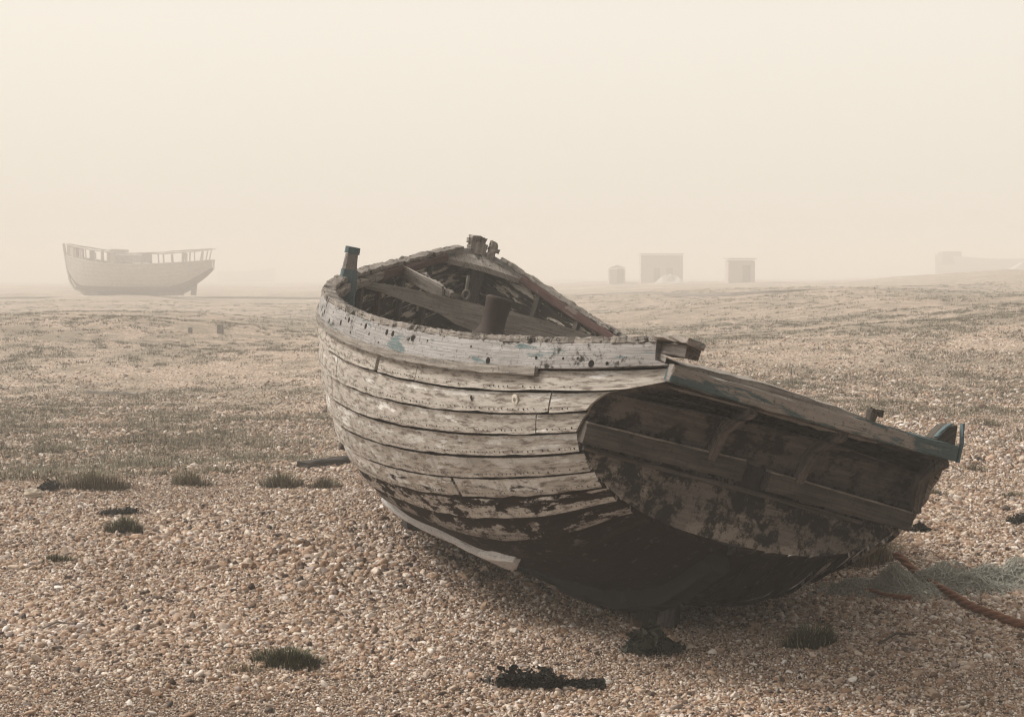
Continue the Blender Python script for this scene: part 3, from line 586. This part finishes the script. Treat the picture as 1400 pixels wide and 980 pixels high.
# ------------------------------------------------------------------ grass
def grass_mat(name, a, b):
    t = NT(name); at_ = t.n('ShaderNodeVertexColor', layer_name='Col').outputs[0]; sp = t.n('ShaderNodeSeparateColor'); t.L(at_, sp.inputs[0])
    return t.bsdf(t.ramp(sp.outputs[0], [(0, a), (.72, b), (.9, tuple(x * 1.2 for x in b)), (1, (.42, .36, .26))]), .8)
M['green_grass'] = grass_mat('green fescue', (.030, .036, .020), (.105, .105, .055))
M['olive_grass'] = grass_mat('olive fescue', (.058, .056, .034), (.20, .175, .115))
M['field_grass'] = grass_mat('faded beach grass', (.062, .058, .038), (.215, .188, .132))
M['dry_grass'] = grass_mat('dry fescue', (.10, .086, .052), (.30, .245, .165))
def blades(cx, cy, r, h, n, spread=.9, thick=.0035, aspect=1., rng=RNG):
    """n curved blades round a point, as triangles"""
    a = rng.uniform(0, 6.283, n); q = np.sqrt(rng.random(n)); r_ = r * (.72 + .38 * np.sin(2 * a + cx * 9) + .2 * np.sin(5 * a + cy * 7)); x = cx + r_ * q * np.cos(a); y = cy + r_ * q * np.sin(a) * aspect; z = gz(x, y) - .005
    b = a + rng.normal(0, .7, n); L = h * rng.uniform(.30, 1.15, n) * (1 - .45 * q ** 2); ln = spread * (.25 + .75 * q) * rng.uniform(.5, 1.2, n)
    dx, dy = np.cos(b), np.sin(b); px, py = -dy * thick, dx * thick
    B = np.stack([x, y, z], 1); Sd = np.stack([px, py, 0 * px], 1)
    Mi = B + np.stack([dx * ln * L * .35, dy * ln * L * .35, L * .62], 1); Tp = B + np.stack([dx * ln * L * .95, dy * ln * L * .95, L * (1 - .28 * ln)], 1)
    V = np.stack([B - Sd, B + Sd, Mi + Sd * .7, Mi - Sd * .7, Tp], 1).reshape(-1, 3)
    k = np.arange(n)[:, None] * 5; T = np.concatenate([k + [0, 1, 2], k + [0, 2, 3], k + [3, 2, 4]], 1).reshape(-1, 3)
    c = np.repeat(rng.random(n), 5).reshape(-1, 5) * .8; c[:, 2:] += .12; c[:, 4] += .12; c = np.where((rng.random(n) < .10)[:, None], 1., np.clip(c, 0, .92)); C = np.stack([c.ravel()] * 3, 1)
    return V, T, C
TUFTS = [ # pixel x, y of the base, width and height in pixels, blades, material, label
 (172, 733, 54, 26, 900, 'green_grass', 'rounded dark green grass tuft alone on open shingle at left'),
 (77, 770, 56, 13, 420, 'green_grass', 'low flat green grass patch on the shingle near the left edge'),
 (385, 670, 60, 26, 700, 'olive_grass', 'olive grass hummock just in front of the dark plank left of the boat'),
 (444, 669, 50, 17, 520, 'olive_grass', 'small grass tuft nearest the left side of the tilted hull'),
 (262, 667, 56, 25, 420, 'olive_grass', 'wispy pale grass tuft between two greener tufts on the ridge edge'),
 (128, 672, 105, 28, 1100, 'olive_grass', 'long broad bank of dark grass on the ridge edge beside the pale rock'),
 (396, 912, 128, 26, 1300, 'green_grass', 'wide dark grass tuft in the foreground shingle at lower left'),
 (335, 920, 60, 14, 160, 'dry_grass', 'thin dead grass wisps beside the wide foreground tuft'),
 (1108, 888, 92, 32, 1300, 'green_grass', 'dark grass tuft in the shingle right in front of the stern'),
 (1190, 778, 80, 52, 520, 'dry_grass', 'tall sparse pale grass growing under the overhanging stern corner'),
 (1276, 680, 40, 14, 260, 'olive_grass', 'small green tuft on the shingle just right of the stern outline'),
 (1352, 584, 60, 14, 260, 'olive_grass', 'small olive tuft level with the blue stern corner at far right'),
 (1330, 645, 40, 12, 200, 'olive_grass', 'faint tuft on bare shingle right of the blue stern corner'),
 (1384, 682, 34, 12, 220, 'olive_grass', 'small green tuft at the right edge above the dark seaweed scrap'),
]
for u, v, wp, hpx, n, m, lab in TUFTS:
    p = at(u, v - hpx * .12); k = pxm(p.y); r = wp / k / 2
    V, T, C = blades(p.x, p.y, r, hpx / k * 1.15, int(n * 1.3), aspect=.7 if wp < 90 else .45, thick=.0026)
    o = fast_mesh('grass_tuft', V - np.array(p), T, M[m], col=C); o.location = p; tag(o, lab, 'grass tuft', 'grass tufts on the shingle')
def field():
    Vs, Ts, Cs, b = [], [], [], 0
    n = 24000; y = 11 + (100 - 11) * RNG.random(n) ** 1.5; x = RNG.uniform(-1, 1, n) * (y * .36 + 1.5)
    crest = 12.0 + .35 * (x + 3.4); d = .55 * fbm(x * .28, y * .28, 31, 3) + .75 * fbm(x * 1.25, y * 1.0, 41, 3)
    lim = np.where(x < 1.2, -.16, -.12 + .46 * (1 - sst(y, 13, 22)))
    keep = (d > lim + RNG.normal(0, .10, n)) & (y > np.where(x < 1.5, crest + .3, 13.)) & ~((np.abs(x - .3) < 1.9) & (y < 12.8))
    for cx, cy, dd in zip(x[keep], y[keep], d[keep]):
        big = 1 + .8 * max(0, dd); nb = int((16 if cy > 45 else 30 if cy > 24 else 55) * big)
        V, T, C = blades(cx, cy, RNG.uniform(.12, .34) * big, RNG.uniform(.035, .085) * big, nb, spread=1.9, thick=.0016 + .00016 * cy)
        C = np.clip(C * .6 + RNG.uniform(0, .35), 0, 1); Vs.append(V); Ts.append(T + b); Cs.append(C); b += len(V)
    o = fast_mesh('beach_grass', np.vstack(Vs), np.vstack(Ts), M['field_grass'], col=np.vstack(Cs)); tag(o, 'sparse dry olive grass spread over the shingle behind the ridge', 'grass', kind='stuff')
field()

# ------------------------------------------------------------------ seaweed scraps, leafy plant, rock
t = NT('dried black seaweed'); M['weed'] = t.bsdf(t.mix(t.noise(t.obj(), 30, 4), (.006, .006, .005), (.022, .02, .017)), .7)
t = NT('dark leaf'); M['leaf'] = t.bsdf(t.mix(t.noise(t.obj(), 14, 4), (.012, .015, .010), (.04, .045, .028)), .6)
def scrap(name, u, v, wp, hpx, mat, n, label, cat, leaf=.02, group=None, parts=None):
    """crumpled leaf-like scraps heaped in one or more clumps"""
    p = at(u, v); k = pxm(p.y); Vs, Ts, b = [], [], 0
    cl = parts or [(0, 1.)]
    for i in range(n):
        ox, ws = random.choices(cl, [c[1] for c in cl])[0]
        x = (ox + random.gauss(0, .20) * ws) * wp / k; y = random.gauss(0, .28) * min(wp, 3 * hpx) / k * .6; z = abs(random.gauss(0, .35)) * hpx / k * math.exp(-(abs(x - ox * wp / k) * k / wp / max(ws, .1)) ** 2 * 6)
        s = leaf * random.uniform(.5, 1.3); rot = np.array(Matrix.Rotation(random.uniform(0, 6.28), 3, 'Z') @ Matrix.Rotation(random.gauss(0, .8), 3, 'X') @ Matrix.Rotation(random.gauss(0, .8), 3, 'Y'))
        q = np.array([(-1, -.4, 0), (-.4, -.8, .4), (.5, -.6, -.1), (1.1, 0, .5), (.4, .7, 0), (-.5, .6, .45), (0, 0, .15)]) * s + RNG.normal(0, s * .2, (7, 3))
        q = q @ rot.T + [x, y, 0]; q[:, 2] += z + float(gz(p.x + x, p.y + y)) - p.z + .012
        Vs.append(q); Ts.append(np.array([(6, j, (j + 1) % 6) for j in range(6)]) + b); b += 7
    o = fast_mesh(name, np.vstack(Vs), np.vstack(Ts), mat); o.location = p; tag(o, label, cat, group); return o
G = 'dried seaweed scraps on the shingle'
scrap('seaweed_clump', 722, 938, 88, 20, M['weed'], 420, 'black crinkled seaweed heap in the centre foreground shingle', 'seaweed', .016, G, [(-.25, .7), (.05, .9), (.3, .5)])
scrap('seaweed_clump', 790, 941, 76, 10, M['weed'], 200, 'flatter black seaweed strip trailing right of the foreground heap', 'seaweed', .014, G, [(-.3, .5), (.1, .8), (.4, .3)])
scrap('seaweed_clump', 166, 704, 56, 8, M['weed'], 170, 'thin line of black seaweed just behind the rounded green tuft', 'seaweed', .016, G, [(-.2, .7), (0, .9), (.2, .8)])
scrap('seaweed_clump', 1259, 729, 30, 13, M['weed'], 130, 'small pointed black seaweed scrap right of the stern', 'seaweed', .018, G)
scrap('seaweed_clump', 1394, 716, 34, 13, M['weed'], 130, 'black seaweed scrap cut off by the right edge', 'seaweed', .018, G, [(.1, 1.)])
scrap('seaweed_clump', 68, 671, 34, 14, M['weed'], 120, 'dark seaweed scrap between the pale rock and the long grass bank', 'seaweed', .02, G)
scrap('leafy_plant', 891, 892, 66, 36, M['leaf'], 330, 'dark green leafy plant growing at the foot of the stern prop', 'plant', .028)
def rock(u, v, wp, hpx, label, mat):
    p = at(u, v); k = pxm(p.y); mb = MB(); n = 14; V = []
    for i in range(9):
        f = i / 8; rr = math.sin(math.pi * (.12 + .80 * f)) ** .5 
        V.append([(wp / k / 2 * rr * math.cos(a) * (1 + .12 * math.sin(3 * a + i)), wp / k / 3 * rr * math.sin(a), hpx / k * (f * 1.1 - .15)) for a in np.linspace(0, 6.283, n, endpoint=False)])
    V = np.array(V) + RNG.normal(0, .006, (9, n, 3)); mb.grid(V, V[..., :2], closed=True); mb.add(V[-1].tolist(), [list(range(n))], [(0, 0)] * n); o = mb.build('rock', mat); o.location = p; tag(o, label, 'rock'); return o
t = NT('pale chalk rock'); M['rock'] = t.bsdf(t.mix(t.noise(t.obj(), 16, 6), (.36, .31, .25), (.58, .51, .42)), .9, t.noise(t.obj(), 30, 5), .5, .01)
rock(46, 682, 26, 14, 'pale squared rock on the ridge edge at the far left', M['rock'])

for (u1, v1, u2, v2, lab) in ((52, 866, 98, 859, 'pale dry stick lying alone on the shingle at lower left'), (1202, 884, 1252, 874, 'thin dark dead stem lying right of the tuft before the stern'), (640, 788, 690, 796, 'pale bent twig lying in the shade below the tilted hull')):
    qa, qb = at(u1, v1, .015), at(u2, v2, .02); mb = MB(); md = (qa + qb) / 2 + Vector((0, .03, .02)); mb.tube([(0, 0, 0), tuple(md - qa), tuple(qb - qa)], .006, 5, rs=[.004, .006, .003]); o = mb.build('twig', M['brown'] if u1 > 1000 else M['grey_wood']); o.location = qa; tag(o, lab, 'twig')
# ------------------------------------------------------------------ fishing net and rope
def net():
    p = at(1296, 800); t = NT('old pale green net'); nm = t.bsdf(t.mix(t.noise(t.obj(), 7, 4), (.24, .24, .21), (.54, .535, .485)), .9)
    mb = MB(); lobes = [(-.46, .02, .12, .06), (-.30, -.06, .13, .09), (-.05, .05, .16, .13), (.16, -.02, .15, .11), (.36, .04, .13, .10), (.10, -.13, .16, .05), (.48, -.10, .16, .05), (-.18, -.15, .12, .04)]
    for i in range(2100):
        cx, cy, sd, hh = random.choice(lobes); a0 = random.uniform(0, 6.28); rr = abs(random.gauss(0, sd)); x = cx + rr * math.cos(a0); y = cy + rr * math.sin(a0) * .7; a = random.uniform(0, 6.28); P = []
        st = random.uniform(.010, .022); lv = random.uniform(.1, 1.1) ** .7; cv = random.gauss(0, .25)
        for j in range(random.randint(8, 17)):
            h_ = hh * math.exp(-(((x - cx) / sd) ** 2 + ((y - cy) / (sd * .75)) ** 2)) * (1 + .5 * math.sin(14 * x + 9 * y + cx * 20))
            P.append((x, y, float(gz(p.x + x, p.y + y)) - p.z + .012 + h_ * lv + .010 * math.sin(j * 1.3 + i))); a += cv + random.gauss(0, .35); x += st * math.cos(a); y += st * math.sin(a) * .8
        mb.tube(P, random.choice((.0016, .0022, .003)), 3, caps=False)
    o = mb.build('fishing_net', nm); o.location = p; tag(o, 'crumpled heap of pale green fishing net beside the stern', 'fishing net')
net()
def rope(name, pix, r, label):
    t = NT('orange rope ' + str(r)); u = t.uv(); m = t.bsdf(t.mix(t.noise(t.obj(), 25, 5), (.13, .055, .032), (.27, .125, .075)), .9, t.noise(t.obj(), 60, 4), .5, .006)
    pts = [at(*q) for q in pix]; P = np.array(pts); d = np.r_[0, np.cumsum(np.linalg.norm(np.diff(P, axis=0), axis=1))]; q = np.linspace(0, d[-1], int(d[-1] / .012)); 
    P = np.stack([np.interp(q, d, P[:, i]) for i in range(3)], 1); ker = np.ones(15) / 15; Pp = np.pad(P, ((7, 7), (0, 0)), 'edge'); P = np.stack([np.convolve(Pp[:, i], ker, 'valid') for i in range(3)], 1)
    P[:, 2] = gz(P[:, 0], P[:, 1]) + r * 1.15 + .075 * np.exp(-(q / .22) ** 2) * (r > .02); o0 = P[0].copy(); mb = MB(); T = np.gradient(P, axis=0); T /= np.linalg.norm(T, axis=1)[:, None]; A = np.cross(T, [0, 0, 1.]); B = np.cross(A, T)
    for k in range(3):
        a = q / r * .55 + k * 2.094; mb.tube(P - o0 + r * .5 * (A * np.cos(a)[:, None] + B * np.sin(a)[:, None]), r * .56, 7)
    o = mb.build(name, m); o.location = o0; tag(o, label, 'rope'); return o
rope('rope', [(1222, 782), (1258, 795), (1290, 813), (1330, 838), (1366, 851), (1400, 862), (1460, 884)], .022, 'thick orange brown rope running from the net to the right edge')
rope('rope', [(1150, 806), (1185, 812), (1215, 822), (1252, 824)], .017, 'thin reddish rope end lying under the stern beside the net')

# ------------------------------------------------------------------ far boat on the left, huts and other things in the fog
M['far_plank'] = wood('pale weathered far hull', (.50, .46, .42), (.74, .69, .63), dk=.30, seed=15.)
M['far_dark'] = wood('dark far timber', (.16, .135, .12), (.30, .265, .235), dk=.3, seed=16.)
M['far_hut'] = wood('fog-paled hut boards', (.48, .40, .37), (.58, .50, .465), dk=.3, seed=17.)  # walls coloured nearer the fog: distance haze put into the colour
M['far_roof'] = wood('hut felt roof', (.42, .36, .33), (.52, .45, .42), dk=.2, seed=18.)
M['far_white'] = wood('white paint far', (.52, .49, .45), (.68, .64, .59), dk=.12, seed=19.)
def far_boat(u0, v0, label, L, H, yaw, broken=True, name='fishing_boat', flip=1, keelh=.16, wheel=False):
    """clinker fishing boat seen from the side: bow at -x, stern at +x"""
    p = at(u0, v0); e = empty(name, p, yaw); tag(e, label, 'boat'); B = L * .17
    def st(f):      # f 0 bow .. 1 stern
        x = -L / 2 + L * f; b = B * (1 - (1 - min(1, f / .42)) ** 2.2) * math.sqrt(max(0, 1 - .97 * max(0, (f - .55) / .45) ** 2.6)); b = max(b, .03)
        sheer = H * (.80 + .24 * (1 - f / .5) ** 2 if f < .5 else .80 + .10 * ((f - .5) / .5) ** 2); kz = keelh + H * (.60 * max(0, (f - .72) / .28) ** 1.7) + H * .62 * max(0, (.14 - f) / .14) ** 2.2
        return x, b, sheer, kz
    fs = np.linspace(0, 1, 41); K = 11
    mb = MB()
    for side in (1, -1):
        G = np.array([[(st(f)[0] - .02 * L * (1 - t_) * max(0, 1 - f / .1), side * (st(f)[1] * math.cos(t_ * math.pi / 2) ** .62 + .035 * ((t_ * K) % 1)), st(f)[2] - (st(f)[2] - st(f)[3]) * math.sin(t_ * math.pi / 2) ** 1.15) for t_ in np.linspace(0, 1, K * 3 + 1)] for f in fs])
        fl = side < 0
        UV = np.stack([G[..., 0], G[..., 2]], -1); nu = int(K * 3 * .62)
        mb.grid(G[:, :nu + 1], UV[:, :nu + 1], 0, flip=fl); mb.grid(G[:, nu:], UV[:, nu:], 1, flip=fl)
    T_ = st(1.); mb.add([(T_[0], T_[1], T_[2]), (T_[0], -T_[1], T_[2]), (T_[0], 0, T_[3])], [(0, 2, 1)])
    mb.build('hull', [M['far_plank'], M['far_dark']], e)
    mb = MB(); mb.sweep([(st(f)[0], 0, st(f)[3] - .12) for f in np.linspace(.06, .86, 14)], .14, .26); mb.build('keel', M['far_dark'], e)
    mb = MB(); mb.sweep([(-L / 2 + .12 * L, 0, keelh), (-L / 2 + .055 * L, 0, keelh + .08 * H), (-L / 2 + .02 * L, 0, keelh + .28 * H), (-L / 2, 0, H * .72), (-L / 2 - .022 * L, 0, H * 1.32)], .16, .22, up=(0, 1, 0), res=.2); mb.build('stem', M['far_plank'], e)
    mb = MB(); mb.sweep([(L * .36, 0, -.05), (L * .375, 0, H * .50)], .12, .42, up=(1, 0, 0)); mb.build('rudder', M['far_dark'], e)
    for side in (1, -1):
        for i, f in enumerate(np.linspace(.03, .985, 19)):
            if random.random() < .2: continue
            f = min(.985, f + random.gauss(0, .008))
            x, b, z, _ = st(f); hh = H * .26
            mb = MB(); mb.sweep([(x, side * b * .97, z - .1), (x + random.gauss(0, .05) + .2 * (f > .9), side * b * .98, z + hh * random.uniform(.8, 1.05))], .10 * random.choice((.8, 1, 1.9)), .09, up=(0, 1, 0), jit=.006); mb.build('stanchion', M['far_plank'], e)
        mb = MB(); mb.sweep([(st(f)[0], side * st(f)[1] * .98, st(f)[2] + H * .27 + .03 * math.sin(9 * f)) for f in np.linspace(0, 1, 24)], .12, .08, jit=.012); mb.build('bulwark_rail', M['far_plank'], e)
        for fa, fb in ((0, .09), (.34, .39), (.12, .15)):
            mb = MB(); x0, b0, z0, _ = st(fa); x1, b1, z1, _ = st(fb); hh = H * .25
            mb.prism([(x0, side * b0 * .98, z0), (x1, side * b1 * .98, z1), (x1, side * b1 * .98, z1 + hh), (x0, side * b0 * .98, z0 + hh)], (0, -side * .03, 0))
            mb.build('bulwark_board', M['far_plank'], e)
    mb = MB(); mb.box((-L * .07, 0, H * .93), (L * .24, B * 1.1, H * .22)); mb.box((-L * .14, 0, H * 1.0), (L * .07, B * .9, H * .34)); mb.build('hatch_house', M['far_plank'], e)
    mb = MB(); mb.box((-L * .285, .0, .12), (.62, 1.6, .30)); mb.build('support_block', M['far_dark'], e)
    mb = MB(); mb.box((L * .26, 0, .1), (.4, 1.4, .26)); mb.build('support_block', M['far_dark'], e)
    return e
pf = at(190, 403); print('far boat', pf[:])
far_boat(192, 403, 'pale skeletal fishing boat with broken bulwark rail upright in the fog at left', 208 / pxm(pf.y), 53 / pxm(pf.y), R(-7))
def hut(u0, v0, wp, hpx, label, roof='flat', doors=1, dep=3.):
    p = at(u0, v0); k = pxm(p.y); wd, h = wp / k, hpx / k; e = empty('beach_hut', p); tag(e, label, 'hut')
    mb = MB(); mb.box((0, dep / 2, h / 2 - .1), (wd, dep, h + .2)); 
    for x in np.arange(-wd / 2, wd / 2, .28): mb.box((x, -.012, h / 2), (.03, .03, h))
    mb.build('wall', M['far_hut'], e)
    mb = MB()
    if roof == 'flat': mb.box((0, dep / 2, h + .16), (wd + .3, dep + .3, .12))
    else:
        mb.prism([(-wd / 2 - .15, -.15, h + .1), (wd / 2 + .15, -.15, h + .1), (0, -.15, h + roof)], (0, dep + .3, 0))
    mb.build('roof', M['far_roof'], e)
    for i in range(doors):
        mb = MB(); mb.box((wd * (.18 - .3 * i), -.045, .95), (.85, .05, 1.9)); d = mb.build('door', M['far_dark'], e)
    return e
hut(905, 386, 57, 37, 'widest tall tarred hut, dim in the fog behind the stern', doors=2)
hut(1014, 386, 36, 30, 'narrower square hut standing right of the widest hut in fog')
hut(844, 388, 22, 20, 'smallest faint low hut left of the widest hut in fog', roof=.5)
def mound(u, v, wp, hpx, label):
    p = at(u, v); k = pxm(p.y); e = MB(); n = 20
    V = np.array([[(wp / k / 2 * r * math.cos(a), 1.2 * r * math.sin(a), hpx / k * max(0, 1 - r ** 1.6) * (1 + .5 * math.sin(4 * a + r * 5)) - .05) for a in np.linspace(0, 6.283, n, endpoint=False)] for r in np.linspace(1.05, .05, 7)])
    e.grid(V, V[..., :2], closed=True); e.add(V[-1].tolist(), [list(range(n))], [(0, 0)] * n); o = e.build('sack_heap', M['far_white']); o.location = p; tag(o, label, 'heap')
mound(916, 387, 46, 9, 'low white heap in front of the widest hut in fog')
# pale upturned boat left of the big boat, far hull at the right edge
def low_hull(u0, v0, wp, hpx, label, mat, yaw, cabin=False, Y=None):
    p = at(u0, v0)
    if Y: x_ = (u0 - 700) / F * Y; p = Vector((x_, Y, float(gz(x_, Y)) - .1))
    k = pxm(p.y); L, H = wp / k, hpx / k; e = empty('rowing_boat' if not cabin else 'fishing_boat', p, yaw); tag(e, label, 'boat'); fs = np.linspace(0, 1, 25)
    mb = MB()
    for side in (1, -1):
        G = np.array([[(-L / 2 + L * f, side * max(.02, L * .15 * math.sin(math.pi * min(1, .06 + .72 * f)) ** .7) * max(0., math.cos(t_ * 1.5708)) ** .6, H * (.86 + .28 * (2 * f - 1) ** 2 * (f > .5 or cabin)) * (1 - math.sin(t_ * 1.5708) ** 1.2) + .12) for t_ in np.linspace(0, 1, 9)] for f in fs])
        mb.grid(G, np.stack([G[..., 0], G[..., 2]], -1), flip=side < 0)
    mb.build('hull', mat, e)
    mb = MB(); 
    for side in (1, -1): mb.sweep([(-L / 2 + L * f, side * max(.02, L * .152 * math.sin(math.pi * min(1, .06 + .72 * f)) ** .7), H * (.86 + .28 * (2 * f - 1) ** 2 * (f > .5 or cabin)) + .12) for f in fs], .1, .1)
    mb.build('gunwale', M['far_plank'], e)
    if cabin:
        mb = MB(); mb.box((-L * .40, 0, H * .95), (L * .14, L * .16, H * .7)); mb.build('cabin', M['far_dark'], e)
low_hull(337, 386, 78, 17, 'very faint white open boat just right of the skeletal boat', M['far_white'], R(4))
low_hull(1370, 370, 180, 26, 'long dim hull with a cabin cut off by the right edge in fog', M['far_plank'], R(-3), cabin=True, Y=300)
p = Vector(((1398 - 700) / F * 285, 285, 0)); p.z = float(gz(p.x, p.y)); k = pxm(p.y); mb = MB(); s_ = 26 / k
mb.prism([(-s_, 0, 0), (s_, 0, 0), (.35 * s_, 0, .62 * s_), (0, 0, .62 * s_)], (0, 2., 0)); o = mb.build('tarpaulin', M['far_white']); o.location = p; tag(o, 'pale sloping tarpaulin heap at the right edge in fog', 'tarpaulin')
# long dark rail line across the distance
def rail_line():
    px = [(-260, 406), (440, 405), (870, 404), (1050, 405), (1290, 394)]
    P = np.array([at(*q) for q in px]); P[:3, 1] = P[:3, 1].mean(); d = np.r_[0, np.cumsum(np.linalg.norm(np.diff(P, axis=0), axis=1))]; q = np.linspace(0, d[-1], 160); P = np.stack([np.interp(q, d, P[:, i]) for i in range(3)], 1)
    ker = np.ones(31) / 31; P = np.stack([np.convolve(np.pad(P[:, i], 15, 'edge'), ker, 'valid') for i in range(3)], 1); z = gz(P[:, 0], P[:, 1]); P[:, 2] = np.convolve(np.pad(z, 15, 'edge'), ker, 'valid') + .13
    o0 = P[80].copy(); mb = MB(); mb.sweep(P - o0, .12, .16, jit=.004); o = mb.build('rail', M['far_dark']); o.location = o0; tag(o, 'long thin dark rail line lying across the distant shingle', 'rail')
    return o
rail_line()
def stub(u, v, wp, hpx, label):
    p = at(u, v); k = pxm(p.y); mb = MB(); mb.sweep([(0, 0, -.05), (.01, 0, hpx / k)], wp / k, wp / k, up=(1, 0, 0), jit=.004, res=.06); o = mb.build('post_stub', M['far_dark']); o.location = p; tag(o, label, 'post', 'short post stubs on the far shingle')
stub(301, 456, 8, 12, 'taller of two dark post stubs below the skeletal boat')
stub(260, 455, 5, 7, 'shorter thinner dark post stub left of the taller one')
pa, pb = at(119, 539), at(188, 543)
timber('driftwood_pole', [(pa.x, pa.y, pa.z + .05), (pb.x, pb.y, pb.z + .05)], .05, .05, M['grey_wood'], 'pale thin driftwood pole lying in the grass at left', 'pole', up=(0, 0, 1))

# ------------------------------------------------------------------ the sea fog
mb = MB(); A, B_ = np.array((-880, -80, -6.)), np.array((880, 980, 7.)); c = [(x, y, z) for x in (A[0], B_[0]) for y in (A[1], B_[1]) for z in (A[2], B_[2])]
mb.add(c, [(0, 1, 3, 2), (4, 6, 7, 5), (0, 4, 5, 1), (2, 3, 7, 6), (0, 2, 6, 4), (1, 5, 7, 3)])
fm = bpy.data.materials.new('sea fog'); fm.use_nodes = True; t_ = fm.node_tree; t_.nodes.clear(); vo = t_.nodes.new('ShaderNodeVolumePrincipled'); oo = t_.nodes.new('ShaderNodeOutputMaterial')
vo.inputs['Color'].default_value = (.991, .980, .969, 1); vo.inputs['Density'].default_value = .0066; vo.inputs['Anisotropy'].default_value = 0.
t_.links.new(vo.outputs[0], oo.inputs['Volume'])
hz_ = mb.build('haze', fm); tag(hz_, 'pale sea fog hanging over the whole beach', 'haze', kind='stuff')
